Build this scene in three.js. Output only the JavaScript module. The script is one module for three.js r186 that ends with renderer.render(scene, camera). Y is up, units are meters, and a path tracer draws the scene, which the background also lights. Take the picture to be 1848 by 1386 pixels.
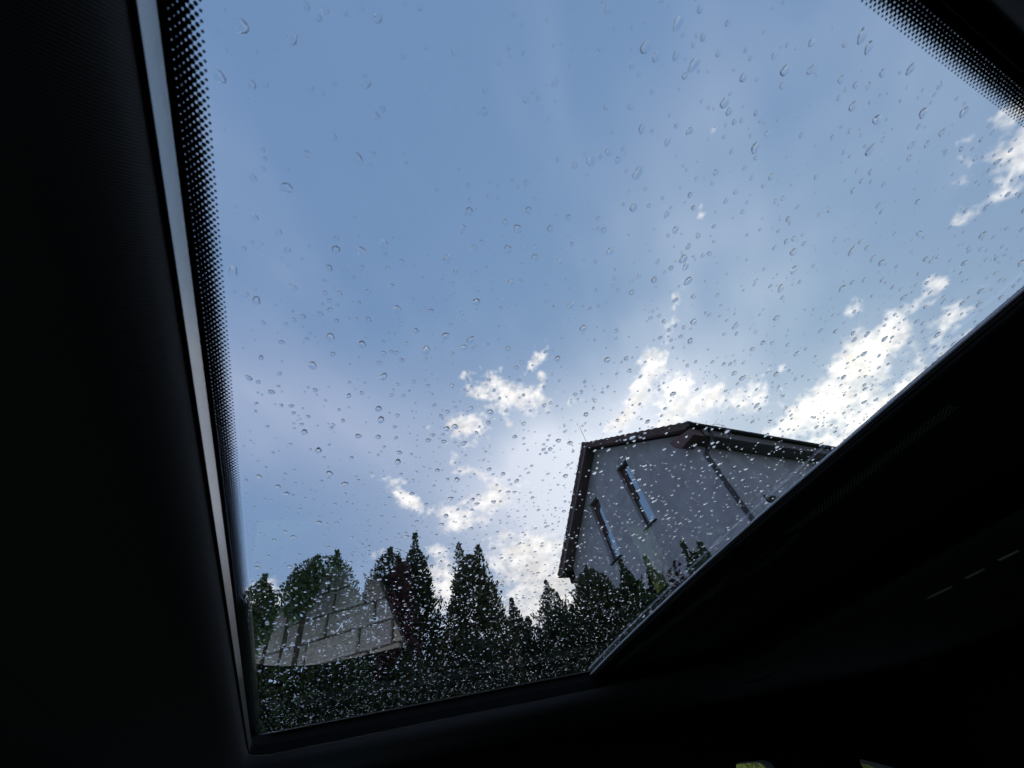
import * as THREE from 'three';
import { mergeGeometries, mergeVertices } from 'three/addons/utils/BufferGeometryUtils.js';
import { ImprovedNoise } from 'three/addons/math/ImprovedNoise.js';
import { RoundedBoxGeometry } from 'three/addons/geometries/RoundedBoxGeometry.js';

// ---------------------------------------------------------------- camera
const scene = new THREE.Scene();
const V = (x, y, z) => new THREE.Vector3(x, y, z);
const EYE = 1.2;                                   // phone held just under the headliner
const camera = new THREE.PerspectiveCamera(87.57, 4 / 3, 0.02, 1500);
{
  const p = 0.847894, q = -0.288935;
  const fw = V(0, Math.sin(p), -Math.cos(p)), up = V(0, Math.cos(p), Math.sin(p)), rt = V(1, 0, 0);
  const r2 = rt.clone().multiplyScalar(Math.cos(q)).addScaledVector(up, Math.sin(q));
  const u2 = rt.clone().multiplyScalar(-Math.sin(q)).addScaledVector(up, Math.cos(q));
  camera.position.set(0, EYE, 0); camera.focus = 6; camera.userData.fStop = 15;
  camera.quaternion.setFromRotationMatrix(new THREE.Matrix4().makeBasis(r2, u2, fw.clone().negate()));
}

// ---------------------------------------------------------------- sky and sun
const RAD = Math.PI / 180;
const dirOf = (az, el) => V(Math.sin(az * RAD) * Math.cos(el * RAD), Math.sin(el * RAD), -Math.cos(az * RAD) * Math.cos(el * RAD));
const SUN_AZ = 37, SUN_EL = 22, sunDir = dirOf(SUN_AZ, SUN_EL);
const perlin = new ImprovedNoise();
function fbm(x, y, z, oct) {
  let s = 0, a = 0.5, n = 0;
  for (let i = 0; i < oct; i++) { s += a * perlin.noise(x, y, z); n += a; x = x * 2.03 + 17.1; y = y * 2.03 + 5.3; z = z * 2.03 + 9.7; a *= 0.55; }
  return s / n;
}
const sstep = (a, b, x) => { const t = Math.min(1, Math.max(0, (x - a) / (b - a))); return t * t * (3 - 2 * t); };
// clouds: azimuth, elevation, half widths in degrees, tilt, weight
const CLOUDS = [
  [6.8, 50.6, 1.9, 0.9, 22, 0.95], [6.4, 48.6, 0.7, 0.9, 0, 0.7],
  [-3.6, 49.0, 2.6, 1.5, -22, 0.95], [-6.5, 48.0, 1.8, 0.7, -20, 0.6], [2.0, 45.9, 2.0, 1.6, 0, 1.05], [-0.8, 46.8, 1.8, 0.9, -10, 0.8], [-10.8, 44.4, 2.8, 1.6, 14, 1.05], [-13.5, 45.2, 1.2, 0.7, 0, 0.6], [-2.8, 43.4, 0.5, 1.1, 15, 0.75], [5.6, 44.6, 1.0, 0.7, 0, 0.6], [10, 43.2, 1.5, 0.5, 0, 0.5],
  [-23.0, 35.6, 2.6, 0.8, -34, 0.9], [-20.6, 34.2, 1.8, 0.7, -34, 0.85], [-24.8, 37.8, 1.4, 0.5, -10, 0.6], [-8.0, 33.9, 3.2, 1.4, 18, 1.1], [-15.7, 32.4, 1.6, 1.4, -40, 0.95], [-12.5, 31.2, 2.4, 0.7, 14, 0.8], [-10.6, 37.6, 1.9, 0.7, -36, 0.7], [-13.2, 38.0, 1.0, 0.6, -20, 0.6], [-5.2, 36.2, 1.0, 0.5, 0, 0.45],
  [-4.2, 25.8, 4.6, 1.7, 0, 1.2], [-2, 22.2, 6.2, 2.0, 0, 1.15], [-17.6, 23.8, 2.4, 2.4, 0, 1.15], [-20, 26, 1.4, 0.8, 0, 0.8], [-26.4, 28.2, 1.2, 0.6, 0, 0.75], [-17.4, 28.2, 1.3, 0.7, 0, 0.75], [-8, 28.8, 0.8, 0.7, 0, 0.75], [-6, 19, 9, 2, 0, 0.9],
  [-39.4, 24.4, 1.7, 1.2, 0, 1.15], [-36.2, 24.6, 0.7, 0.5, 0, 0.7],
  [25.2, 41.6, 2.6, 1.1, 34, 1.1], [20.6, 39.6, 2.6, 0.9, 20, 0.95], [17.2, 38.0, 1.6, 0.9, 0, 0.95], [27.0, 38.0, 2.0, 1.8, 30, 1.0], [24, 35.2, 3.0, 1.2, 10, 1.05], [30.5, 34.5, 2.4, 1.2, 0, 1.0], [34.5, 31.8, 1.8, 1.0, 0, 0.9], [33, 45, 2.6, 0.6, 34, 0.5],
  [49.4, 28.0, 2.6, 1.2, 14, 1.05], [45.4, 28.4, 3.2, 1.3, 10, 1.15], [40.5, 26.4, 3.4, 1.5, 8, 1.2], [36.5, 27.4, 2.4, 1.0, 10, 1.0], [54.5, 25.6, 2.4, 0.7, 6, 0.75], [56.5, 28.6, 1.4, 0.5, 0, 0.42], [43, 23.2, 6, 1.4, 0, 1.1], [52, 32.2, 1.2, 0.5, 0, 0.5], [40, 32.5, 1.0, 0.5, 0, 0.5],
  [69.5, 30.6, 2.4, 1.1, -38, 0.8], [72.5, 28.4, 2.8, 1.3, -30, 0.85], [65.5, 30.0, 1.6, 0.8, -30, 0.5], [75, 31.5, 3, 1.2, -30, 0.75], [51.7, 51.8, 0.9, 0.35, 40, 0.5], [65, 55.2, 0.7, 0.5, 0, 0.45], [38, 47.5, 1.4, 0.4, 30, 0.4],
];
function makeSky() {
  const w = 4096, h = 2048, data = new Float32Array(w * h * 4);
  const cl = CLOUDS.map(([a, e, sx, sy, t, k]) => ({ a, e, sx, sy, c: Math.cos(t * RAD), s: Math.sin(t * RAD), ce: Math.cos(e * RAD), k, far: 3.2 * Math.max(sx, sy) }));
  const tint = [7.2, 6.6, 6.45];                    // the tinted glass roof is what dims it to the eye
  for (let j = 0; j < h; j++) {
    const el = ((j + 0.5) / h - 0.5) * 180;
    const y = Math.sin(el * RAD), ch = Math.cos(el * RAD);
    for (let i = 0; i < w; i++) {
      const o = (j * w + i) * 4; data[o + 3] = 1;
      if (el < 0) { data[o] = 1.5; data[o + 1] = 1.42; data[o + 2] = 1.35; continue; }
      const ph = ((i + 0.5) / w - 0.5) * 2 * Math.PI, x = Math.cos(ph) * ch, z = Math.sin(ph) * ch;
      const az = Math.atan2(x, -z) / RAD;
      const cs = x * sunDir.x + y * sunDir.y + z * sunDir.z, sd = Math.acos(Math.min(1, cs)) / RAD;
      // clear air: deep overhead, paler low down and towards the sun
      const low = Math.pow(1 - y, 2.2), glow = Math.exp(-sd / 24);
      let r = 0.150 + 0.15 * low + 0.26 * glow, g = 0.270 + 0.15 * low + 0.30 * glow, b = 0.495 + 0.14 * low + 0.22 * glow;
      // thin veil of high haze
      const px = x / (y + 0.25), pz = z / (y + 0.25);
      const v1 = fbm(px * 1.3 + 3, pz * 1.3, 2.2, 4), v2 = fbm(px * 3.1 + 0.6 * pz, pz * 0.9 - 0.4 * px, 7.7, 4);
      let veil = sstep(-0.10, 0.45, v1 + 0.35 * v2) * 0.30 * sstep(85, 40, el) + 0.10 * sstep(0.0, 0.4, v2) * sstep(30, 55, el);
      if (el < 62) {
        const dx = (((az + 40 + 540) % 360) - 180) * 0.75, dy = el - 45;
        veil += (0.52 + 0.3 * v2) * Math.exp(-dx * dx / 420 - dy * dy / 62);
        const ex = (az - 4) * 0.8, ey = el - 33; veil += (0.98 + 0.25 * v1 + 0.4 * v2) * Math.exp(-ex * ex / 340 - ey * ey / 120);
      }
      veil = Math.min(0.92, Math.max(0, veil + 0.45 * sstep(26, 10, el)));
      const vb = 0.42 * sstep(68, 20, sd);
      r += (0.49 + vb - r) * veil; g += (0.56 + vb - g) * veil; b += (0.75 + vb * 0.8 - b) * veil;
      // cumulus scraps
      if (el < 80) {
        let wgt = 0;
        for (const c of cl) {
          const ey = el - c.e; if (ey > c.far || ey < -c.far) continue;
          let ex = az - c.a; if (ex > 180) ex -= 360; if (ex < -180) ex += 360; ex *= c.ce; if (ex > c.far || ex < -c.far) continue;
          const qx = (ex * c.c + ey * c.s) / c.sx, qy = (-ex * c.s + ey * c.c) / c.sy;
          const k = c.k * Math.exp(-0.7 * (qx * qx + qy * qy)); wgt = wgt + k - wgt * k * 0.6;
        }
        // the same kind of broken cloud goes on round the sky
        const off = sstep(80, 110, Math.abs(az - 14)) * sstep(60, 25, el);
        if (off > 0) wgt += off * sstep(0.02, 0.35, fbm(px * 2.0 + 11, pz * 2.0, 4.4, 4)) * 0.95;
        if (wgt > 0.04) {
          const n = fbm(x * 21, y * 30, z * 21, 6), n2 = fbm(x * 60 + 8, y * 84, z * 60, 4);
          const f = wgt * 1.12 + 1.15 * n + 0.7 * n2 - 0.26, dns = f > 0 ? 1 - Math.exp(-1.9 * Math.pow(f, 1.5)) : 0;
          if (dns > 0) {
            const shade = 0.5 + 1.3 * fbm(x * 21 + 4, y * 30 + 0.35, z * 21, 4) + 0.8 * (n2);
            const lit = 0.70 + 0.40 * Math.min(1, Math.max(0, shade)) + 0.55 * glow;
            const a = Math.min(1, dns * 1.02);
            r += (lit * 1.0 - r) * a; g += (lit * 0.995 - g) * a; b += (lit * (1.0 - 0.08 * glow) - b) * a;
          }
        }
      }
      data[o] = r * tint[0]; data[o + 1] = g * tint[1]; data[o + 2] = b * tint[2];
    }
  }
  const t = new THREE.DataTexture(data, w, h, THREE.RGBAFormat, THREE.FloatType);
  t.mapping = THREE.EquirectangularReflectionMapping; t.magFilter = t.minFilter = THREE.LinearFilter; t.wrapS = THREE.RepeatWrapping; t.needsUpdate = true;
  return t;
}
const skyTex = makeSky();
scene.background = skyTex; scene.environment = skyTex;
const sun = new THREE.DirectionalLight(new THREE.Color(1.0, 0.93, 0.82), 4.0);
sun.position.copy(sunDir).multiplyScalar(120); sun.castShadow = true; sun.shadow.mapSize.set(2048, 2048);
Object.assign(sun.shadow.camera, { left: -40, right: 40, top: 40, bottom: -40, near: 1, far: 300 });
scene.add(sun); scene.add(sun.target);
const renderer = new THREE.WebGLRenderer({ antialias: true });
renderer.toneMapping = THREE.LinearToneMapping;
renderer.toneMappingExposure = 1.08;
renderer.shadowMap.enabled = true;

// ---------------------------------------------------------------- helpers
let seed = 1;
const srand = s => { seed = (s * 2654435761) >>> 0; };
const rnd = () => { seed = (seed + 0x6D2B79F5) | 0; let t = Math.imul(seed ^ (seed >>> 15), 1 | seed); t = (t + Math.imul(t ^ (t >>> 7), 61 | t)) ^ t; return ((t ^ (t >>> 14)) >>> 0) / 4294967296; };
const rr = (a, b) => a + (b - a) * rnd();
const taken = {};
function numbered(n) { const k = taken[n] = (taken[n] ?? -1) + 1; return k ? `${n}_${String(k).padStart(3, '0')}` : n; }
function mesh(name, geo, mat, parent) {
  const m = new THREE.Mesh(geo, mat); m.name = parent && parent !== scene ? name : numbered(name);
  m.castShadow = m.receiveShadow = true; (parent || scene).add(m); return m;
}
function thing(name, label, category, group, pos = [0, 0, 0], turn = 0) {
  const g = new THREE.Group(); g.name = numbered(name); g.position.set(...pos); g.rotation.y = turn;
  g.userData = { label, category }; if (group) g.userData.group = group; scene.add(g); return g;
}
const rgb = (r, g, b) => new THREE.Color().setRGB(r, g, b);
const std = (c, rough, o = {}) => new THREE.MeshStandardMaterial({ color: c, roughness: rough, ...o });
const phys = (c, rough, o = {}) => new THREE.MeshPhysicalMaterial({ color: c, roughness: rough, ...o });
function noiseTex(size, fn, srgb = false) {
  const d = new Uint8Array(size * size * 4);
  for (let j = 0; j < size; j++) for (let i = 0; i < size; i++) {
    const v = fn(i / size, j / size), o = (j * size + i) * 4, c = Array.isArray(v) ? v : [v, v, v];
    for (let k = 0; k < 3; k++) d[o + k] = Math.max(0, Math.min(255, c[k] * 255)); d[o + 3] = 255;
  }
  const t = new THREE.DataTexture(d, size, size); t.wrapS = t.wrapT = THREE.RepeatWrapping; t.magFilter = THREE.LinearFilter; t.minFilter = THREE.LinearMipmapLinearFilter; t.generateMipmaps = true;
  if (srgb) t.colorSpace = THREE.SRGBColorSpace; t.needsUpdate = true; return t;
}
const tileN = (u, v, f, s) => { // noise that tiles: blend of wrapped samples
  const a = perlin.noise(u * f, v * f, s), b = perlin.noise((u - 1) * f, v * f, s), c = perlin.noise(u * f, (v - 1) * f, s), d = perlin.noise((u - 1) * f, (v - 1) * f, s);
  return (a * (1 - u) + b * u) * (1 - v) + (c * (1 - u) + d * u) * v;
};
const rep = (t, x, y) => { const c = t.clone(); c.repeat.set(x, y); c.needsUpdate = true; return c; };
function box(w, h, d, x, y, z) { const g = new THREE.BoxGeometry(w, h, d); g.translate(x, y, z); return g; }
function extr(pts, depth, holes = [], bevel = 0) {
  const s = new THREE.Shape(pts.map(p => new THREE.Vector2(p[0], p[1])));
  for (const hl of holes) s.holes.push(new THREE.Path(hl.map(p => new THREE.Vector2(p[0], p[1]))));
  return new THREE.ExtrudeGeometry(s, { depth, bevelEnabled: bevel > 0, bevelSize: bevel, bevelThickness: bevel, bevelSegments: 2, steps: 1, curveSegments: 8 });
}
function roundPoly(pts, rads, seg = 6) {           // polygon with rounded corners
  const out = [], n = pts.length;
  for (let i = 0; i < n; i++) {
    const p = new THREE.Vector2(...pts[i]), a = new THREE.Vector2(...pts[(i + n - 1) % n]), b = new THREE.Vector2(...pts[(i + 1) % n]);
    const r = Array.isArray(rads) ? rads[i] : rads;
    if (!r) { out.push([p.x, p.y]); continue; }
    const da = a.clone().sub(p).normalize(), db = b.clone().sub(p).normalize(), P0 = p.clone().addScaledVector(da, r), P1 = p.clone().addScaledVector(db, r);
    for (let k = 0; k <= seg; k++) { const t = k / seg, u = 1 - t; out.push([u * u * P0.x + 2 * u * t * p.x + t * t * P1.x, u * u * P0.y + 2 * u * t * p.y + t * t * P1.y]); }
  }
  return out;
}

// ================================================================= GROUND
const grassMap = noiseTex(512, (u, v) => { const n = tileN(u, v, 9, 1.5) + 0.6 * tileN(u, v, 40, 3.1) + 0.5 * tileN(u, v, 110, 5.1); return [0.30 + 0.12 * n, 0.34 + 0.12 * n, 0.17 + 0.06 * n]; }, true);
const groundM = std(rgb(1, 1, 1), 1, { map: rep(grassMap, 160, 160), bumpMap: rep(grassMap, 160, 160), bumpScale: 0.03 });
{
  const g = new THREE.PlaneGeometry(1200, 1200, 1, 1); g.rotateX(-Math.PI / 2);
  const m = mesh('ground', g, groundM); m.userData.kind = 'structure';
}
const CAR_YAW = 0.562502;
const d1 = V(-Math.sin(CAR_YAW), 0, -Math.cos(CAR_YAW)), d2 = V(Math.cos(CAR_YAW), 0, -Math.sin(CAR_YAW));
const carXZ = (a, b) => d1.clone().multiplyScalar(a).addScaledVector(d2, b);   // metres to the right of / behind the phone
{
  const asp = noiseTex(512, (u, v) => { const n = tileN(u, v, 60, 1.1) * 0.8 + tileN(u, v, 8, 2.4); return [0.50 + 0.10 * n, 0.495 + 0.10 * n, 0.48 + 0.10 * n]; }, true);
  const g = new THREE.PlaneGeometry(9, 4.6); g.rotateX(-Math.PI / 2);
  const m = mesh('driveway', g, std(rgb(1, 1, 1), 0.75, { map: rep(asp, 6, 3), bumpMap: rep(asp, 6, 3), bumpScale: 0.006 }));
  m.rotation.y = CAR_YAW; const c = carXZ(0.0, 0.0); m.position.set(c.x, 0.004, c.z); m.userData.kind = 'structure';
}

// ================================================================= HOUSE
const HX = 4.697, HZ = -10.301, HYAW = -0.979936, HW = 8, HL = 15, EAVE = 8.28, PEAK = 11.50, OE = 0.484, OV = 0.453, SLOPE = (PEAK - EAVE) / (HW / 2 + OE);
const stuccoB = noiseTex(256, (u, v) => 0.5 + 0.5 * tileN(u, v, 48, 0.5) + 0.35 * tileN(u, v, 100, 4.5));
const stuccoC = noiseTex(512, (u, v) => { const n = 0.05 * tileN(u, v, 4, 8.5) + 0.05 * tileN(u, v, 13, 2.5) + 0.03 * tileN(u, v, 90, 6.5); return [0.685 + n * 1.6, 0.68 + n * 1.6, 0.705 + n * 1.65]; }, true);
const M = {
  stucco: std(rgb(1, 1, 1), 0.95, { map: rep(stuccoC, 0.33, 0.33), bumpMap: rep(stuccoB, 1.6, 1.6), bumpScale: 0.006 }),
  soffit: std(rgb(0.155, 0.075, 0.07), 0.6), soffitGrey: std(rgb(0.13, 0.115, 0.115), 0.7), verge: std(rgb(0.15, 0.11, 0.105), 0.7),
  tile: [std(rgb(0.135, 0.085, 0.075), 0.8), std(rgb(0.12, 0.08, 0.072), 0.85), std(rgb(0.15, 0.09, 0.078), 0.8)],
  pipe: std(rgb(0.028, 0.03, 0.033), 0.45), frame: std(rgb(0.07, 0.03, 0.024), 0.5), dark: std(rgb(0.02, 0.02, 0.022), 0.5),
  pane: std(rgb(0.46, 0.54, 0.59), 0.06, { metalness: 0.85 }),
  wire: std(rgb(0.25, 0.25, 0.25), 0.4, { metalness: 0.8 }),
};
const house = thing('house', 'grey rendered house with brown tiled gable roof and narrow slit windows', 'house', null, [HX, 0, HZ], HYAW);
{
  const slits = [2.72, 4.93].map(u => [-u - 0.62, -u, 7.17, 9.65]);
  const yW = EAVE + OE * SLOPE - 0.27, yP = PEAK - 0.27;
  const front = extr([[0, 0], [0, yW], [-HW / 2, yP], [-HW, yW], [-HW, 0]], 0.32, slits.map(([a, b, c, d]) => [[a, c], [a, d], [b, d], [b, c]]));
  front.translate(0, 0, -0.32);
  mesh('gable_wall', front, M.stucco, house);
  // long wall at the near corner, with its window
  const sw = [[1.28, 4.95], [1.28, 6.27], [2.55, 6.27], [2.55, 4.95]];
  const side = extr([[0.32, 0], [0.32, yW], [HL, yW], [HL, 0]], 0.32, [sw]); side.rotateY(Math.PI / 2); side.translate(-0.32, 0, 0);
  mesh('side_wall', side, M.stucco, house);
  mesh('side_wall', box(0.32, yW, HL - 0.32, -HW + 0.16, yW / 2, -0.32 - (HL - 0.32) / 2), M.stucco, house);
  const back = extr([[0, 0], [0, yW], [-HW / 2, yP], [-HW, yW], [-HW, 0]], 0.3); back.translate(0, 0, -HL - 0.3);
  mesh('rear_wall', back, M.stucco, house);
  for (const [a, b, c, d] of slits) {
    const zc = -0.20;
    const fr = extr([[a, c], [a, d], [b, d], [b, c]], 0.05, [[[a + 0.06, c + 0.05], [a + 0.06, d - 0.06], [b - 0.06, d - 0.06], [b - 0.06, c + 0.05]]]); fr.translate(0, 0, zc);
    const w = mesh('window_frame', fr, M.frame, house);
    mesh('pane', box(b - a - 0.115, d - c - 0.10, 0.012, (a + b) / 2, (c + d) / 2, zc + 0.02), M.pane, w);
    mesh('side_panel', box(0.17, 1.32, 0.03, a + 0.145, d - 0.72, zc + 0.045), M.frame, w);
    mesh('window_sill', new RoundedBoxGeometry(b - a + 0.08, 0.035, 0.33, 2, 0.008).translate((a + b) / 2, c + 0.012, -0.085), M.dark, house);
  }
  { // window in the long wall
    const fr = extr(sw, 0.05, [[[1.35, 5.02], [1.35, 6.2], [2.48, 6.2], [2.48, 5.02]]]); fr.rotateY(Math.PI / 2); fr.translate(-0.2, 0, 0);
    const w = mesh('window_frame', fr, M.frame, house);
    mesh('pane', box(0.012, 1.175, 1.125, -0.175, 5.61, -1.915), M.pane, w);
    mesh('window_sill', box(0.3, 0.03, 1.35, -0.08, 4.965, -1.915), M.dark, house);
  }
  // roof: two slopes of overlapping tile courses over a deck; verge tiles stand one by one along the gable
  const ang = Math.atan(SLOPE), runLen = (HW / 2 + OE) / Math.cos(ang), NC = 17, cl = runLen / NC;
  for (const s of [1, -1]) {
    const roof = new THREE.Group(); roof.name = 'roof_slope'; house.add(roof);
    const place = g => { // local: x along slope from the eave up, y out of the roof, z along the house
      if (s > 0) { g.rotateY(Math.PI); g.rotateZ(-ang); g.translate(OE, EAVE, 0); } else { g.rotateZ(ang); g.translate(-HW - OE, EAVE, 0); } return g;
    };
    const zl = s > 0 ? -1 : 1;                           // after the half turn z flips
    const zr = (a, b) => s > 0 ? [-b, -a] : [a, b];
    const [z0, z1] = zr(-HL - 0.4, OV - 0.10);
    mesh('roof_deck', place(box(runLen, 0.05, z1 - z0, runLen / 2, -0.075, (z0 + z1) / 2)), M.soffitGrey, roof);
    for (let i = 0; i < NC; i++) {
      const g = box(cl + 0.07, 0.028, z1 - z0 - 0.02, 0, 0, (z0 + z1) / 2); g.rotateZ(-0.075); g.translate((i + 0.5) * cl, -0.022, 0);
      mesh('tile_course', place(g), M.tile[i % 3], roof);
      const [va, vb] = zr(OV - 0.10, OV);
      const v = mergeGeometries([box(cl + 0.075, 0.045, vb - va + 0.05, 0, 0.010, (va + vb) / 2 - zl * 0.0), box(cl + 0.06, 0.115, 0.022, 0, -0.06, s > 0 ? va + 0.0 : vb - 0.0)]);
      v.rotateZ(-0.14); v.translate((i + 0.5) * cl, -0.006, 0);
      mesh('verge_tile', place(v), M.tile[(i * 2 + (s > 0 ? 1 : 0)) % 3], roof);
    }
    // boarded underside of the verge
    const NB = 6, bw = (OV - 0.03) / NB;
    for (let k = 0; k < NB; k++) {
      const a = 0.004 + k * bw; const [ba, bb] = zr(a, a + bw - 0.006);
      mesh('soffit_board', place(box(runLen - 0.3, 0.018, bb - ba, runLen / 2 + 0.14, (s > 0 ? -0.155 : -0.27) - (k % 2) * 0.002, (ba + bb) / 2)), s > 0 ? M.soffit : M.verge, roof);
    }
    const [ba, bb] = zr(OV - 0.028, OV - 0.006);
    mesh('barge_board', place(box(runLen - 0.1, s > 0 ? 0.13 : 0.24, bb - ba, runLen / 2 + 0.03, s > 0 ? -0.105 : -0.16, (ba + bb) / 2)), s > 0 ? M.soffit : M.verge, roof);
  }
  const ridge = new THREE.Group(); ridge.name = 'ridge'; house.add(ridge);
  const rt = new THREE.CylinderGeometry(0.10, 0.115, 0.42, 10, 1, false, -Math.PI / 2, Math.PI); rt.rotateX(-Math.PI / 2);
  for (let k = 0; k < 34; k++) { const m = mesh('ridge_tile', rt, M.tile[k % 3], ridge); m.position.set(-HW / 2, PEAK - 0.03, OV - 0.2 - k * 0.44); }
  // boxed eaves: kneeler at the gable and soffit boards along the long wall
  for (const s of [1, -1]) {
    const fx = x => s > 0 ? x : -HW - x;
    const pts = [[-0.44, 8.33], [-0.38, 8.10], [-0.16, 7.90], [0.40, 7.90], [0.40, 8.12]].map(([x, y]) => [fx(x), y]);
    const kn = extr(pts, OV - 0.04, [], 0.01); kn.translate(0, 0, 0.006);
    if (s > 0) mesh('eave_box', kn, M.soffit, house);
    const ef = mesh('eave_soffit', box(OE - 0.06, 0.02, HL, fx((OE - 0.06) / 2 + 0.002), 7.90, -HL / 2 - 0.002), M.soffitGrey, house);
    mesh('fascia', box(0.024, 0.26, HL, fx(OE - 0.045), 8.035, -HL / 2 - 0.002), M.soffitGrey, ef);
    const gp = []; for (let k = 0; k <= 10; k++) { const a = Math.PI + Math.PI * k / 10; gp.push([Math.cos(a) * 0.065, Math.sin(a) * 0.065]); } for (let k = 10; k >= 0; k--) { const a = Math.PI + Math.PI * k / 10; gp.push([Math.cos(a) * 0.058, Math.sin(a) * 0.058]); }
    const gt = extr(gp, HL + OV); gt.translate(fx(OE + 0.035), EAVE - 0.05, -HL);
    mesh('gutter', gt, M.pipe, house);
  }
  const path = new THREE.CatmullRomCurve3([V(OE + 0.03, EAVE - 0.1, -0.32), V(OE - 0.02, 8.02, -0.30), V(0.3, 7.74, -0.2), V(0.10, 7.55, -0.06), V(0.075, 7.3, -0.04), V(0.075, 6.5, -0.04), V(0.075, 3.5, -0.04), V(0.075, 0.0, -0.04)], false, 'catmullrom', 0.25);
  mesh('downpipe', new THREE.TubeGeometry(path, 60, 0.062, 10), M.pipe, house);
  for (const y of [6.9, 5.0, 3.0]) mesh('pipe_bracket', new THREE.TorusGeometry(0.066, 0.012, 6, 14).rotateX(Math.PI / 2).translate(0.075, y, -0.04), M.dark, house);
  mesh('lightning_rod', new THREE.CylinderGeometry(0.007, 0.012, 1.3, 6).translate(-HW / 2 - 0.12, PEAK + 0.6, 0.10), M.wire, house);
  const wp = new THREE.CatmullRomCurve3([V(OE - 0.02, EAVE + 0.03, -0.5), V(OE + 0.05, EAVE + 0.14, -0.7), V(OE + 0.13, EAVE + 0.02, -0.9), V(OE + 0.11, EAVE - 0.5, -0.9), V(0.03, 7.6, -0.9), V(0.03, 3.5, -0.9), V(0.03, 0.2, -0.9)], false, 'catmullrom', 0.1);
  mesh('lightning_cable', new THREE.TubeGeometry(wp, 50, 0.007, 5), M.wire, house);
}

// ================================================================= TREES
const leafM = std(rgb(1, 1, 1), 0.8, { vertexColors: true });
const barkM = std(rgb(0.085, 0.06, 0.045), 0.95, { bumpMap: rep(stuccoB, 3, 8), bumpScale: 0.01 });
class Leaves {
  constructor() { this.p = []; this.c = []; this.i = []; }
  spray(x, y, z, dir, side, len, wid, col) { // a flat pointed fan with a notch: four faces
    const b = this.p.length / 3, n = [[0, 0], [0.45, 0.5], [1, 0.12], [0.72, 0], [0.95, -0.2], [0.4, -0.5]];
    for (const [a, s] of n) { this.p.push(x + dir.x * len * a + side.x * wid * s, y + dir.y * len * a + side.y * wid * s, z + dir.z * len * a + side.z * wid * s); this.c.push(...col); }
    this.i.push(b, b + 1, b + 3, b + 1, b + 2, b + 3, b, b + 3, b + 5, b + 3, b + 4, b + 5);
  }
  geo() {
    const g = new THREE.BufferGeometry();
    g.setAttribute('position', new THREE.Float32BufferAttribute(this.p, 3)); g.setAttribute('color', new THREE.Float32BufferAttribute(this.c, 3)); g.setIndex(this.i); g.computeVertexNormals(); return g;
  }
}
const _d = V(0, 0, 0), _s = V(0, 0, 0), _r = V(0, 0, 0);
function addSpray(L, x, y, z, ox, oy, oz, len, base, vary) {
  _d.set(ox + rr(-0.55, 0.55), oy + rr(-0.5, 0.5), oz + rr(-0.55, 0.55)).normalize();
  _r.set(rr(-1, 1), rr(-1, 1), rr(-1, 1)); _s.crossVectors(_d, _r).normalize();
  const k = 1 + rr(-vary, vary), w = rr(0, 1) < 0.07 ? 1.5 : 1;
  L.spray(x, y, z, _d, _s, len, len * rr(0.42, 0.62), [base[0] * k * w, base[1] * k, base[2] * k]);
}
const GREEN = [0.062, 0.098, 0.034], DEEP = [0.046, 0.070, 0.032], OLIVE = [0.082, 0.092, 0.044], RED = [0.085, 0.030, 0.032], GREY = [0.100, 0.108, 0.072];
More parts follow.
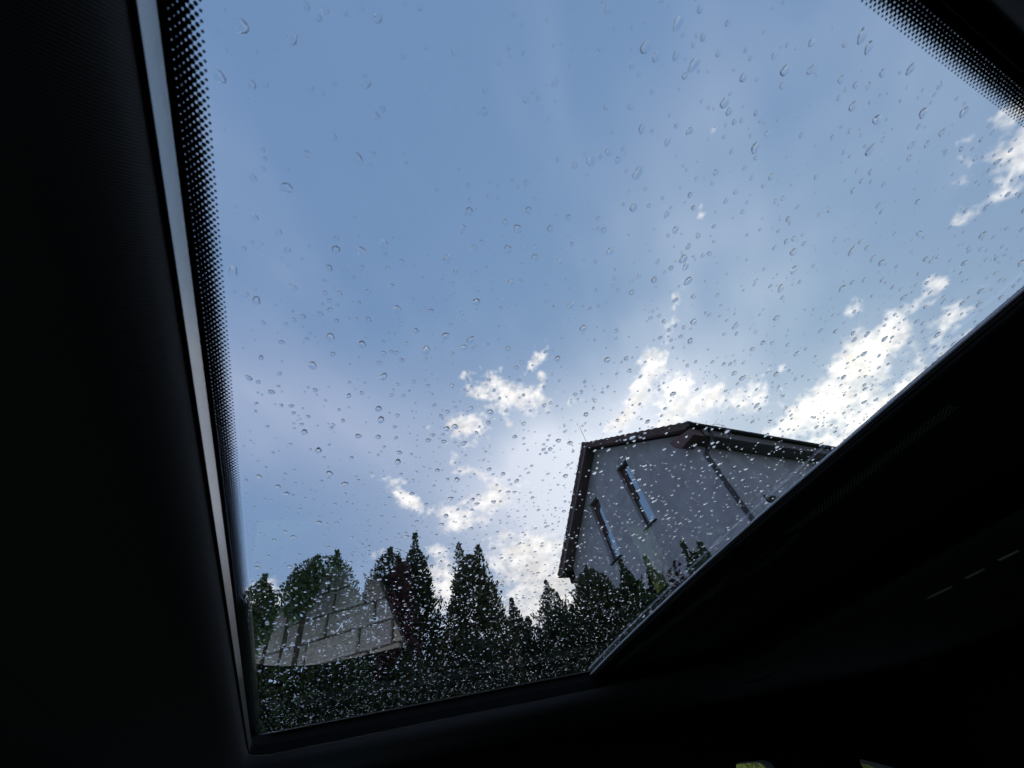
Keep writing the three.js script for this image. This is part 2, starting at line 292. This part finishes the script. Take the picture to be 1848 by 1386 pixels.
function conifer(name, label, group, x, z, top, R, o) {
  srand(o.seed);
  const t = thing(name, label, 'tree', group, [x, 0, z], 0);
  const H = top - (o.tip ?? 0.35), L = new Leaves(), n = 2.3 * (o.n ?? 9000), col = o.col ?? GREEN, expo = o.expo ?? 0.8, b0 = o.bottom ?? 0.12;
  const prof = u => Math.pow(Math.max(0, 1 - u), expo) * (0.72 + 0.28 * sstep(0, 0.25, u)) * 1.08;
  const lump = (a, y) => 1 + 0.22 * perlin.noise(Math.cos(a) * 1.7 + o.seed * 3.1, y * 1.9, Math.sin(a) * 1.7) + 0.16 * perlin.noise(Math.cos(a) * 4 + o.seed, y * 5, Math.sin(a) * 4);
  for (let k = 0; k < n; k++) {
    let u; do { u = rnd(); } while (rnd() > prof(u) + 0.1);
    const a = rr(0, 6.2832), y = b0 + u * (H - b0), rad = R * prof(u) * lump(a, y) * (0.5 + 0.5 * Math.sqrt(rnd()));
    addSpray(L, Math.cos(a) * rad, y, Math.sin(a) * rad, Math.cos(a) * 0.75, 0.85, Math.sin(a) * 0.75, rr(0.028, 0.062), col, 0.4);
  }
  // dead brown-green inner growth that closes the crown
  for (let k = 0; k < n * 0.06; k++) {
    let u; do { u = rnd() * 0.93; } while (rnd() > prof(u) + 0.05);
    const a = rr(0, 6.2832), y = b0 + u * (H - b0), rad = R * prof(u) * 0.5 * Math.sqrt(rnd());
    addSpray(L, Math.cos(a) * rad, y, Math.sin(a) * rad, Math.cos(a), 0.4, Math.sin(a), rr(0.14, 0.22), col, 0.4);
  }
  // leading shoots that break the outline
  const stems = [];
  const lead = o.leaders ?? [[0, 0, top]];
  for (const [lx, lz, ly] of lead) {
    const y0 = H * 0.86; stems.push(new THREE.CylinderGeometry(0.003, 0.016, ly - y0, 5).translate(lx, (ly + y0) / 2, lz));
    const m = 420;
    for (let k = 0; k < m; k++) {
      const u = Math.pow(rnd(), 0.8), y = y0 + u * (ly - y0), a = rr(0, 6.28), w = Math.min(R * 0.5, (1 - u) * 0.17 * (R / 0.75) + 0.016) * Math.sqrt(rnd());
      addSpray(L, lx + Math.cos(a) * w, y, lz + Math.sin(a) * w, Math.cos(a) * 0.45, 1.1, Math.sin(a) * 0.45, rr(0.025, 0.06), col, 0.35);
    }
  }
  for (let k = 0; k < (o.shoots ?? 60); k++) { // side shoots standing off the crown
    const u = rr(0.12, 0.95), a = rr(0, 6.28), y = b0 + u * (H - b0), rad = R * prof(u) * lump(a, y), ln = rr(0.07, 0.18);
    for (let j = 0; j < 16; j++) { const q = j / 16; addSpray(L, Math.cos(a) * (rad + q * ln * 0.5) + rr(-0.02, 0.02), y + q * ln, Math.sin(a) * (rad + q * ln * 0.5) + rr(-0.02, 0.02), Math.cos(a) * 0.4, 1.1, Math.sin(a) * 0.4, rr(0.025, 0.05), col, 0.35); }
  }
  mesh('crown', L.geo(), leafM, t);
  const tr = new THREE.CylinderGeometry(0.012, 0.075, H * 0.95, 8, 6); tr.translate(0, H * 0.475, 0);
  mesh('trunk', mergeGeometries([tr, ...stems]), barkM, t);
  return t;
}
const hedgeG = 'thuja trees of the hedge beyond the car';
conifer('thuja_tree', 'small green thuja tree at the end of the hedge, alone beside the glass edge', hedgeG, -4.00, -4.80, 4.30, 0.60, { seed: 11, tip: 0.12, expo: 0.42, col: GREEN });
conifer('thuja_tree', 'broad bushy green thuja tree with rounded shaggy top, widest of the hedge', hedgeG, -3.32, -5.10, 4.56, 1.12, { seed: 12, tip: 0.12, expo: 0.42, n: 14000, leaders: [[-0.10, 0.05, 4.50], [0.12, -0.08, 4.57], [-0.28, 0.2, 4.3]], col: GREEN });
conifer('thuja_tree', 'dark thuja tree with blunt top, red shrub growing against it', hedgeG, -2.62, -5.72, 4.70, 0.74, { seed: 13, tip: 0.10, expo: 0.42, col: DEEP });
conifer('thuja_tree', 'dark slender thuja tree with one tall feathery leader', hedgeG, -2.28, -5.90, 4.95, 0.80, { seed: 14, tip: 0.28, expo: 0.58, col: DEEP });
conifer('thuja_tree', 'large conical thuja tree with two feathery leaders', hedgeG, -1.44, -6.02, 4.58, 1.00, { seed: 15, tip: 0.22, expo: 0.6, n: 13000, leaders: [[-0.14, 0, 4.60], [0.16, -0.05, 4.50]], col: OLIVE });
conifer('thuja_tree', 'small pointed thuja tree low between two taller ones against bright cloud', hedgeG, -1.10, -7.42, 4.10, 0.55, { seed: 16, tip: 0.15, expo: 0.55, n: 5000, col: GREY });
conifer('thuja_tree', 'loose grey-green thuja tree beside the low corner of the roof', hedgeG, -0.46, -7.99, 4.45, 0.80, { seed: 17, tip: 0.15, expo: 0.5, n: 7000, col: GREY });
conifer('thuja_tree', 'rounded olive thuja tree covering the low corner of the roof', hedgeG, 0.30, -6.60, 3.92, 0.80, { seed: 18, tip: 0.08, expo: 0.42, n: 10000, col: OLIVE });
conifer('thuja_tree', 'small bright green thuja tree under the farther slit window', hedgeG, 0.80, -6.25, 3.72, 0.52, { seed: 19, tip: 0.15, expo: 0.55, n: 6000, col: [0.046, 0.080, 0.028] });
conifer('thuja_tree', 'small narrow dark thuja tree under the nearer slit window', hedgeG, 1.20, -6.45, 3.76, 0.52, { seed: 20, tip: 0.2, expo: 0.62, n: 6000, col: DEEP });
conifer('thuja_tree', 'green thuja tree with two tips in front of the pale wall by the downpipe', hedgeG, 1.74, -5.80, 3.46, 0.50, { seed: 21, tip: 0.1, expo: 0.45, n: 7000, leaders: [[-0.1, 0, 3.54], [0.1, 0.04, 3.46]], col: [0.046, 0.078, 0.030] });
// lower trees that close the hedge between the tall ones
const lowG = 'lower thuja trees that close the foot of the hedge';
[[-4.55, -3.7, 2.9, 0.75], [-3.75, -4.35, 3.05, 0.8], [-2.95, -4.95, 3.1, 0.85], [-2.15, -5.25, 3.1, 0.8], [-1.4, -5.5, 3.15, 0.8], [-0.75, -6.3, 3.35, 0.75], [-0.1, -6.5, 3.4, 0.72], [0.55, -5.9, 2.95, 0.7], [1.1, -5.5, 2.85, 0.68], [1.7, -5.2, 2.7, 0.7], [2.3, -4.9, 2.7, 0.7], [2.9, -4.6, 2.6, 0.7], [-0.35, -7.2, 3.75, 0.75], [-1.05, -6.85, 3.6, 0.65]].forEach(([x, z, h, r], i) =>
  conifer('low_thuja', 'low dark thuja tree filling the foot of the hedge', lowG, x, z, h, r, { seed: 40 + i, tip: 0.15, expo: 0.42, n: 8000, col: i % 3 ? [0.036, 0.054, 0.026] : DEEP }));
function shrub(name, label, group, x, z, h, R, col, sd, n = 4500, len = 0.07) {
  srand(sd); const t = thing(name, label, 'shrub', group, [x, 0, z]); const L = new Leaves();
  for (let k = 0; k < n; k++) {
    const a = rr(0, 6.28), u = Math.pow(rnd(), 0.7), rad = R * Math.pow(1 - u, 0.35) * (0.75 + 0.4 * perlin.noise(Math.cos(a) * 2 + sd, u * 4, Math.sin(a) * 2)) * Math.sqrt(rnd());
    addSpray(L, Math.cos(a) * rad, 0.05 + u * h * (0.95 + 0.25 * perlin.noise(Math.cos(a) * 3 + sd, 1, Math.sin(a) * 3)), Math.sin(a) * rad, Math.cos(a), 0.6, Math.sin(a), rr(len * 0.6, len * 1.2), col, 0.45);
  }
  mesh('foliage', L.geo(), leafM, t);
  const st = []; for (let k = 0; k < 5; k++) { const a = k * 1.3; const g = new THREE.CylinderGeometry(0.006, 0.016, h * 0.8, 5); g.translate(0, h * 0.4, 0); g.rotateZ(Math.cos(a) * 0.15); g.rotateX(Math.sin(a) * 0.15); st.push(g); }
  mesh('stem', mergeGeometries(st), barkM, t); return t;
}
shrub('red_shrub', 'dark red leaved shrub climbing the front of the dark thuja trees', 'red shrubs in the hedge', -2.25, -5.25, 4.05, 0.50, RED, 71, 2600);
shrub('red_shrub', 'dull red leaved shrub between thuja trees in front of the house wall', 'red shrubs in the hedge', 1.42, -5.98, 3.22, 0.42, [0.075, 0.030, 0.026], 72, 4200);

// ================================================================= BLOCK WALL beside the drive
{
  const stoneMap = noiseTex(256, (u, v) => { const n = tileN(u, v, 7, 3.3) + 0.8 * tileN(u, v, 26, 1.2) + 0.6 * tileN(u, v, 80, 9.2); return [0.5 + 0.22 * n, 0.5 + 0.22 * n, 0.5 + 0.22 * n].map(c => c + 0.22); });
  const tones = [[0.72, 0.60, 0.47], [0.64, 0.56, 0.45], [0.72, 0.56, 0.38], [0.66, 0.57, 0.47], [0.72, 0.62, 0.50], [0.58, 0.46, 0.34]];
  const sm = tones.map(c => std(rgb(...c), 0.95, { map: stoneMap, bumpMap: stoneMap, bumpScale: 0.012 }));
  const c = carXZ(3.14, 0), ax = d1.clone().multiplyScalar(-0.52).addScaledVector(d2, 0.854);
  const w = thing('stone_wall', 'low garden wall of pale stone blocks beside the drive, mirrored in the glass', 'wall', null, [c.x, 0, c.z], Math.atan2(-ax.z, ax.x));
  srand(5);
  const CH = 0.142, L0 = -2.6, L1 = 1.5;
  const geos = []; for (let k = 0; k < 5; k++) { const g = new RoundedBoxGeometry(1, 1, 1, 2, 0.05); const p = g.attributes.position; for (let i = 0; i < p.count; i++) { const q = 0.035; p.setXYZ(i, p.getX(i) * (1 + q * perlin.noise(p.getY(i) * 3, k * 7, p.getZ(i) * 3)), p.getY(i) * (1 + 2 * q * perlin.noise(p.getX(i) * 3, k * 5, 1)), p.getZ(i) * (1 + 2 * q * perlin.noise(p.getX(i) * 4, p.getY(i) * 4, k * 3))); } g.computeVertexNormals(); geos.push(g); }
  for (let r = 0; r < 7; r++) {
    let x = L0 + (r % 2) * 0.13;
    while (x < L1) {
      const bl = Math.min(rr(0.20, 0.36), L1 - x + 0.06), m = mesh('block', geos[Math.floor(rnd() * 5)], sm[Math.floor(rnd() * 6)], w);
      m.scale.set(bl - 0.016, CH - 0.014, 0.24 + rr(-0.015, 0.015)); m.position.set(x + bl / 2, r * CH + CH / 2, 0); m.rotation.y = rr(-0.02, 0.02); x += bl;
    }
  }
  mesh('mortar', box(L1 - L0 - 0.05, 7 * CH - 0.03, 0.18, (L0 + L1) / 2 + 0.02, 3.5 * CH - 0.01, 0), std(rgb(0.16, 0.15, 0.14), 1), w);
  // young plants at its foot
  const at = (a, b) => carXZ(a, b);
  let p = at(2.86, -0.16); shrub('foot_shrub', 'low leafy shrub at the foot of the stone wall, seen only in reflection', 'shrubs at the foot of the stone wall', p.x, p.z, 0.42, 0.16, [0.05, 0.085, 0.025], 81, 1500, 0.05);
  p = at(2.62, 0.02); shrub('foot_shrub', 'low leafy shrub at the foot of the stone wall, seen only in reflection', 'shrubs at the foot of the stone wall', p.x, p.z, 0.24, 0.26, [0.045, 0.07, 0.024], 82, 1500, 0.05);
  p = at(2.95, -0.36); shrub('foot_shrub', 'low leafy shrub at the foot of the stone wall, seen only in reflection', 'shrubs at the foot of the stone wall', p.x, p.z, 0.55, 0.14, [0.05, 0.09, 0.025], 83, 1200, 0.05);
  for (const [a, b, r] of [[2.9, -0.115, 0.018], [3.0, -0.29, 0.012], [2.95, -0.2, 0.008]]) {
    p = at(a, b); const t = thing('young_tree', 'thin bare stemmed young tree in front of the stone wall', 'tree', 'young trees at the stone wall', [p.x, 0, p.z]);
    mesh('trunk', new THREE.CylinderGeometry(r * 0.8, r, 1.3, 7).translate(0, 0.65, 0), barkM, t);
    const Lf = new Leaves(); srand(91 + b * 100); for (let k = 0; k < 900; k++) { const q = rr(0, 6.28), u = rnd(), w2 = 0.22 * Math.sqrt(rnd()) * (1 - u * 0.7); addSpray(Lf, Math.cos(q) * w2, 1.15 + u * 0.55, Math.sin(q) * w2, Math.cos(q), 0.6, Math.sin(q), rr(0.04, 0.07), GREEN, 0.4); }
    mesh('crown', Lf.geo(), leafM, t);
  }
}
// yellow-green bank seen under the rear of the roof
{
  const g1 = carXZ(3.1, 3.05), g2 = carXZ(2.95, 4.05);
  shrub('golden_shrub', 'yellow-green shrub outside the rear door window', 'golden shrubs outside the rear windows', g1.x, g1.z, 1.9, 0.55, [0.20, 0.22, 0.035], 95, 5200, 0.06);
  shrub('golden_shrub', 'yellow-green shrub outside the rear quarter window', 'golden shrubs outside the rear windows', g2.x, g2.z, 1.8, 0.55, [0.20, 0.21, 0.035], 96, 5200, 0.06);
}

// ================================================================= CAR
// local axes: x backwards, z to the left (the right-hand side is -z); the phone is above the origin
const car = thing('car', 'dark car interior under a tinted glass roof with black headliner and part-drawn sunshade', 'car', null, [0, 0, 0], CAR_YAW);
const GY = 1.43;                                    // glass level
const rib = noiseTex(256, (u, v) => 0.5 + 0.32 * Math.sin((u + v * 0.25) * Math.PI * 2 * 16) + 0.2 * tileN(u, v, 60, 2.2));
const C = {
  liner: std(rgb(0.050, 0.051, 0.056), 0.95, { bumpMap: rep(rib, 50, 50), bumpScale: 0.0008 }),
  plastic: phys(rgb(0.010, 0.010, 0.011), 0.7, { specularIntensity: 0.4 }), black: phys(rgb(0.006, 0.006, 0.007), 0.9, { specularIntensity: 0.2 }),
  frit: std(rgb(0.004, 0.004, 0.005), 0.6), strip: std(rgb(0.43, 0.43, 0.42), 0.32, { metalness: 1, bumpMap: rep(stuccoB, 9, 9), bumpScale: 0.00012 }),
  edge: std(rgb(0.55, 0.55, 0.6), 0.35, { metalness: 0.9 }), shade: std(rgb(0.010, 0.010, 0.011), 0.95),
  paint: phys(rgb(0.03, 0.03, 0.035), 0.35, { clearcoat: 1 }), rubber: phys(rgb(0.008, 0.008, 0.008), 0.9, { specularIntensity: 0.2 }), grey: std(rgb(0.30, 0.28, 0.29), 0.7), stitch: std(rgb(0.3, 0.3, 0.33), 0.6),
};
const OPEN = [[-0.0845, 0.096], [-0.0845, -1.052], [0.95, -0.845], [0.95, 0.096]];      // x, z of the roof opening
// sweep a profile (out, y) round the opening
function sweep(profile, radii, i0 = 0, i1 = 0) {
  const pts = roundPoly(OPEN, radii, 10), n = pts.length, P = [], I = [], UV = [];
  const nor = pts.map((p, i) => {
    const a = pts[(i + n - 1) % n], b = pts[(i + 1) % n];
    const na = [p[1] - a[1], -(p[0] - a[0])], nb = [b[1] - p[1], -(b[0] - p[0])], la = Math.hypot(...na) || 1, lb = Math.hypot(...nb) || 1;
    let x = na[0] / la + nb[0] / lb, z = na[1] / la + nb[1] / lb; const l2 = (x * x + z * z) / 2 || 1; return [x / l2, z / l2];
  });
  let acc = 0;
  for (let i = 0; i <= n; i++) {
    const k = i % n, p = pts[k], q = pts[(k + 1) % n]; let w = 0;
    profile.forEach(([o, y], j) => { if (j) w += Math.hypot(o - profile[j - 1][0], y - profile[j - 1][1]); P.push(p[0] + nor[k][0] * o, y, p[1] + nor[k][1] * o); UV.push(acc, w); });
    acc += Math.hypot(q[0] - p[0], q[1] - p[1]);
  }
  const m = profile.length;
  for (let i = i0; i < (i1 || n); i++) for (let j = 0; j < m - 1; j++) { const a = i * m + j, b = a + m; I.push(a, b, a + 1, b, b + 1, a + 1); }
  const g = new THREE.BufferGeometry(); g.setAttribute('position', new THREE.Float32BufferAttribute(P, 3)); g.setAttribute('uv', new THREE.Float32BufferAttribute(UV, 2)); g.setIndex(I); g.computeVertexNormals(); return g;
}
{
  const RADS = [0.03, 0.05, 0.02, 0.02];
  const arc = []; for (let k = 0; k <= 12; k++) { const a = Math.PI + (Math.PI / 2) * k / 12; arc.push([0.032 + Math.cos(a) * 0.0295, 1.397 + Math.sin(a) * 0.022]); }
  const liner = mesh('headliner', sweep([[0.0026, 1.3985], ...arc, [0.05, 1.3745], [0.16, 1.374]], RADS), C.liner, car);
  // rest of the headliner as a plate with the hole inside the rolled rim
  const hole = OPEN.map(([x, z]) => [x < 0 ? x - 0.15 : x + 0.15, z > 0 ? z + 0.15 : z - 0.13]);
  const outer = [[-0.75, 0.48], [-0.75, -1.19], [2.1, -1.19], [2.1, 0.48]];
  const flat = (pts, holes, t, y) => { const g = extr(pts.map(([x, z]) => [x, z]), t, holes); g.rotateX(Math.PI / 2); g.translate(0, y, 0); return g; };
  mesh('headliner_panel', flat(outer, [hole], 0.006, 1.3795), C.liner, car);
  mesh('glass_surround', sweep([[0.0, 1.4128], [0.0, 1.3995]], RADS, 6, 12), C.strip, car);
  mesh('glass_surround', sweep([[0.0, 1.4128], [0.0, 1.3995]], RADS, 12, 43), C.black, car);
  mesh('glass_surround', sweep([[0.0, 1.4128], [0.0, 1.3995]], RADS, 0, 6), C.black, car);
  mesh('surround_gasket', sweep([[0.0002, 1.3995], [0.0024, 1.3988], [0.006, 1.406], [0.008, 1.416], [0.008, 1.4285]], RADS), C.rubber, car);
  mesh('glass_seal', sweep([[0.007, 1.4285], [0.0003, 1.4129]], RADS), C.rubber, car);
  mesh('roof_panel', flat([[-0.8, 0.5], [-0.8, -1.22], [2.15, -1.22], [2.15, 0.5]], [OPEN.map(([x, z]) => [x < 0 ? x - 0.03 : x + 0.03, z > 0 ? z + 0.03 : z - 0.03])], 0.004, 1.4355), C.paint, car);
  mesh('rear_roof_bow', box(0.35, 0.02, 1.5, 1.05, 1.4, -0.4), C.black, car);

  // glass
  const glassM = phys(rgb(0.140, 0.1505, 0.1525), 0, { transmission: 1, thickness: 0, ior: 1.95 });
  const gg = new THREE.PlaneGeometry(1.12, 1.26); gg.rotateX(-Math.PI / 2); gg.translate(0.435, GY, -0.475);
  const glass = mesh('roof_glass', gg, glassM, car);
  // printed black border under the glass with its fading dots
  const inner = [[-0.0875, 0.0985], [-0.0875, -1.052], [0.945, -0.846], [0.945, 0.0985]];
  mesh('printed_border', flat([[-0.12, 0.15], [-0.12, -1.10], [0.99, -1.10], [0.99, 0.15]], [roundPoly(inner, [0.02, 0.025, 0.01, 0.01])], 0.0006, GY - 0.001), C.frit, glass);
  const dots = []; const PITCH = 0.0032, ROW = 0.00163, RADII = [0.00150, 0.00145, 0.00138, 0.00130, 0.00118, 0.00102, 0.00083, 0.00060];
  RADII.forEach((r, k) => {
    const off = (k + 0.25) * ROW * 0.92, sh = (k % 2) * PITCH / 2;
    for (let z = 0.097; z > -1.04; z -= PITCH) dots.push([-0.0875 + off, z - sh, r]);
    for (let x = -0.08; x < 0.62; x += PITCH) dots.push([x + sh, 0.0985 - off, r]);
  });
  const dg = new THREE.CircleGeometry(1, 10); dg.rotateX(-Math.PI / 2);
  const im = new THREE.InstancedMesh(dg, C.frit, dots.length); im.name = 'printed_dots'; im.userData.kind = 'stuff';
  const mt = new THREE.Matrix4(); dots.forEach(([x, z, r], i) => { mt.makeScale(r, 1, r); mt.setPosition(x, GY - 0.0012 - (i % 3) * 0.00005, z); im.setMatrixAt(i, mt); }); glass.add(im);

  // sunshade drawn from the rear
  const SE = [[0.513, 0.16], [0.511, -0.1], [0.516, -0.4], [0.540, -0.72], [0.569, -0.96], [0.575, -1.02]];
  const shp = [...SE, [0.61, -1.04], [1.0, -0.95], [1.0, 0.16]];
  mesh('sunshade', flat(shp, [], 0.007, 1.427), C.shade, car);
  const shade = car.children[car.children.length - 1];
  const ec = new THREE.CatmullRomCurve3(SE.map(([x, z]) => V(x - 0.0004, 1.4244, z)));
  mesh('edge_trim', new THREE.TubeGeometry(ec, 60, 0.0016, 8), std(rgb(0.62, 0.62, 0.70), 0.45), shade);
  const bar = new THREE.CatmullRomCurve3(SE.map(([x, z]) => V(x + 0.016, 1.4185, z)));
  const tg = new THREE.TubeGeometry(bar, 60, 0.014, 12); tg.scale(1, 0.35, 1); tg.translate(0, 1.4185 * 0.65, 0); mesh('edge_bar', tg, C.plastic, shade);
  const end = new THREE.CatmullRomCurve3([V(0.5745, 1.4244, -1.015), V(0.566, 1.418, -1.022), V(0.556, 1.405, -1.012), V(0.549, 1.396, -1.0)]);
  mesh('end_cap', new THREE.TubeGeometry(end, 16, 0.0016, 8), C.edge, shade);
  mesh('slide_clip', new RoundedBoxGeometry(0.010, 0.012, 0.008, 2, 0.002).translate(0.536, 1.396, -1.008), C.grey, shade);
  // finger pull: a shallow scoop with a raised rim
  { const pr = []; for (let k = 0; k <= 24; k++) { const a = k / 24 * Math.PI * 2; pr.push(V(0.585 + Math.cos(a) * 0.022 + 0.02, 1.4165 + 0.002 * Math.cos(a), -0.42 + Math.sin(a) * 0.085)); }
    mesh('finger_pull_rim', new THREE.TubeGeometry(new THREE.CatmullRomCurve3(pr, true), 60, 0.0016, 6, true), C.plastic, shade);
    const sc = new THREE.SphereGeometry(1, 24, 10, 0, Math.PI * 2, 0, Math.PI / 2); sc.scale(0.022, 0.009, 0.085); sc.translate(0.605, 1.4155, -0.42); mesh('finger_pull', sc, std(rgb(0.05, 0.055, 0.07), 0.5), shade); }
  // woven strip along the shade
  { const st = []; for (let r = 0; r < 7; r++) for (let z = -0.10; z > -0.9; z -= 0.0052) st.push([0.566 + r * 0.0032, z - (r % 2) * 0.0026]);
    const sg = new THREE.BoxGeometry(0.0010, 0.0006, 0.0018), si = new THREE.InstancedMesh(sg, C.stitch, st.length); si.name = 'woven_strip'; si.userData.kind = 'stuff';
    st.forEach(([x, z], i) => { mt.makeTranslation(x + 0.022, 1.4194, z * 1.035); si.setMatrixAt(i, mt); }); shade.add(si); }
  // bright clips along the rear seam of the liner
  for (const [a, b, w] of [[0.475, 1.115, 0.05], [0.40, 1.108, 0.036], [0.335, 1.10, 0.035]]) mesh('seam_clip', new RoundedBoxGeometry(0.006, 0.004, w, 2, 0.0015).rotateY(0.1).translate(b, 1.3725, -a), C.edge, liner);
  // overhead console ahead of the opening
  mesh('overhead_console', new RoundedBoxGeometry(0.16, 0.03, 0.24, 4, 0.014).translate(-0.395, 1.363, -0.79), C.grey, car);

  // body sides with window openings (x, y)
  const win1 = roundPoly([[-0.22, 0.88], [-0.168, 1.262], [-0.02, 1.287], [0.2165, 1.256], [0.05, 0.88]], [0.02, 0.06, 0.09, 0.006, 0.02]);
  const win2 = roundPoly([[1.085, 0.88], [1.09, 1.250], [1.225, 1.238], [1.235, 0.88]], [0.02, 0.02, 0.03, 0.02]);
  const win3 = roundPoly([[1.57, 0.88], [1.556, 1.195], [1.95, 1.07], [1.97, 0.88]], [0.02, 0.02, 0.05, 0.02]);
  const right = extr([[-1.5, 0.3], [-1.5, 0.88], [-0.8, 1.40], [2.15, 1.40], [2.15, 0.3]], 0.03, [win1, win2, win3]); right.translate(0, 0, -1.225);
  const rs = mesh('body_side', right, C.plastic, car);
  const winM = phys(rgb(0.86, 0.88, 0.87), 0, { transmission: 1, thickness: 0, ior: 1.5 });
  for (const w of [win1, win2, win3]) mesh('side_window', new THREE.ShapeGeometry(new THREE.Shape(w.map(p => new THREE.Vector2(p[0], p[1])))).translate(0, 0, -1.21), winM, rs);
  const win4 = roundPoly([[-0.75, 0.88], [-0.35, 1.27], [0.35, 1.28], [0.40, 0.88]], 0.05);
  const left = extr([[-1.5, 0.3], [-1.5, 0.88], [-0.8, 1.40], [2.15, 1.40], [2.15, 0.3]], 0.03, [win4]); left.translate(0, 0, 0.48);
  const ls = mesh('body_side', left, C.plastic, car);
  mesh('side_window', new THREE.ShapeGeometry(new THREE.Shape(win4.map(p => new THREE.Vector2(p[0], p[1])))).translate(0, 0, 0.495), phys(rgb(0.38, 0.40, 0.40), 0, { transmission: 1, thickness: 0, ior: 1.5 }), ls);
  mesh('floor', box(3.7, 0.04, 1.72, 0.33, 0.30, -0.365), C.black, car);
  mesh('rear_panel', box(0.04, 1.12, 1.72, 2.15, 0.88, -0.365), C.black, car);
  mesh('dashboard', new RoundedBoxGeometry(0.5, 0.62, 1.68, 3, 0.06).translate(-1.28, 0.62, -0.365), C.plastic, car);
  const ws = new THREE.PlaneGeometry(0.9, 1.68); ws.rotateZ(0); ws.rotateX(-Math.PI / 2); ws.rotateZ(Math.atan2(0.5, 0.72)); ws.translate(-1.14, 1.155, -0.365);
  mesh('windscreen', ws, phys(rgb(0.34, 0.37, 0.37), 0, { transmission: 1, thickness: 0, ior: 1.5 }), car);
  const tyre = new THREE.TorusGeometry(0.23, 0.095, 12, 28), rim = new THREE.CylinderGeometry(0.17, 0.17, 0.12, 20).rotateX(Math.PI / 2);
  for (const x of [-0.95, 1.6]) for (const z of [0.40, -1.13]) { const wg = new THREE.Group(); wg.name = 'wheel'; wg.position.set(x, 0.325, z); car.add(wg); mesh('tyre', tyre, C.rubber, wg); mesh('rim', rim, C.edge, wg); }
}

// ================================================================= RAIN on the glass
{
  srand(2024);
  const water = phys(rgb(1, 1, 1), 0, { transmission: 1, thickness: 0.002, ior: 1.333 });
  const variants = [];
  for (let v = 0; v < 5; v++) { // flat-based, blunt domes with uneven outlines
    const P = [], I = [], S = 16, R = 6;
    const out = a => 1 + 0.10 * Math.sin(a * 2 + v * 1.9) + 0.07 * Math.sin(a * 3 + v * 4.1) + 0.035 * Math.sin(a * 5 + v);
    for (let k = 0; k < R; k++) { const TH = 0.96, t = k / R, rad = 1 - t * t * 0.35 - t * 0.65, h = (Math.sqrt(1 / Math.sin(TH) ** 2 - rad * rad) - 1 / Math.tan(TH)) / ((1 - Math.cos(TH)) / Math.sin(TH)); for (let s = 0; s < S; s++) { const a = s / S * Math.PI * 2, o = 1 + (out(a) - 1) * (1 - t); P.push(Math.cos(a) * rad * o + 0.10 * h, h, Math.sin(a) * rad * o); } }
    const apex = P.length / 3; P.push(0.10, 1, 0);
    for (let k = 0; k < R - 1; k++) for (let s = 0; s < S; s++) { const a = k * S + s, b = k * S + (s + 1) % S; I.push(a, a + S, b, b, a + S, b + S); }
    for (let s = 0; s < S; s++) I.push((R - 1) * S + s, apex, (R - 1) * S + (s + 1) % S);
    const dome = new THREE.BufferGeometry(); dome.setAttribute('position', new THREE.Float32BufferAttribute(P, 3)); dome.setIndex(I); dome.computeVertexNormals();
    const bp = [0, 0, 0], bi = []; for (let s = 0; s < S; s++) { bp.push(P[s * 3], 0, P[s * 3 + 2]); bi.push(0, 1 + s, 1 + (s + 1) % S); }
    const base = new THREE.BufferGeometry(); base.setAttribute('position', new THREE.Float32BufferAttribute(bp, 3)); base.setIndex(bi); base.computeVertexNormals();
    variants.push(mergeGeometries([dome, base]));
  }
  const drops = []; const grid = new Map(), key = (x, z) => `${Math.floor(x / 0.012)},${Math.floor(z / 0.012)}`;
  const put = (x, z, r) => {
    const cx = Math.floor(x / 0.012), cz = Math.floor(z / 0.012);
    for (let i = -1; i <= 1; i++) for (let j = -1; j <= 1; j++) for (const q of grid.get(`${cx + i},${cz + j}`) ?? []) if (Math.hypot(q[0] - x, q[1] - z) < (q[2] + r) * 1.25) return;
    const d = [x, z, r]; drops.push(d); const k = key(x, z); if (!grid.has(k)) grid.set(k, []); grid.get(k).push(d);
  };
  for (let k = 0; k < 8600; k++) {
    const x = rr(-0.073, 0.62), z = -rr(-0.082, 1.06), g = rnd();
    if (z < -1.052 + (x + 0.0875) * 0.2 + 0.004) continue;
    const r = g < 0.46 ? rr(0.0005, 0.0009) : g < 0.89 ? rr(0.0009, 0.0017) : rr(0.0017, 0.0027);
    put(x, z, r * 1.08);
  }
  drops.sort((a, b) => b[2] - a[2]);
  const label = 'clear raindrop standing on the outside of the car roof glass', lead = [];
  const cm = new THREE.Matrix4().makeRotationY(CAR_YAW), q = new THREE.Quaternion(), e = new THREE.Euler();
  const buckets = variants.map(() => []);
  drops.forEach(([x, z, r], i) => {
    const st = rr(0.85, 1.3), hh = r * rr(0.36, 0.56), ry = rr(-0.7, 0.7) + Math.PI / 2, v = Math.floor(rnd() * 5);
    const pos = V(x, GY + 0.0006, z).applyMatrix4(cm);
    if (i < 300) {
      const m = mesh('raindrop', variants[v], water); m.position.copy(pos); m.rotation.y = CAR_YAW + ry; m.scale.set(r * st, hh, r / Math.sqrt(st));
      m.userData = { label, category: 'raindrop', group: 'raindrops on the roof glass' };
    } else buckets[v].push(new THREE.Matrix4().compose(pos, q.setFromEuler(e.set(0, CAR_YAW + ry, 0)).clone(), V(r * st, hh, r / Math.sqrt(st))));
  });
  const small = []; // the rest is one film of small drops
  buckets.forEach((b, v) => b.forEach(m4 => small.push(variants[v].clone().applyMatrix4(m4))));
  const sm = mesh('small_raindrops', mergeGeometries(small), water);
  sm.userData = { label: 'film of tiny raindrops scattered over the whole roof glass', category: 'raindrops', kind: 'stuff' };
}

renderer.render(scene, camera);
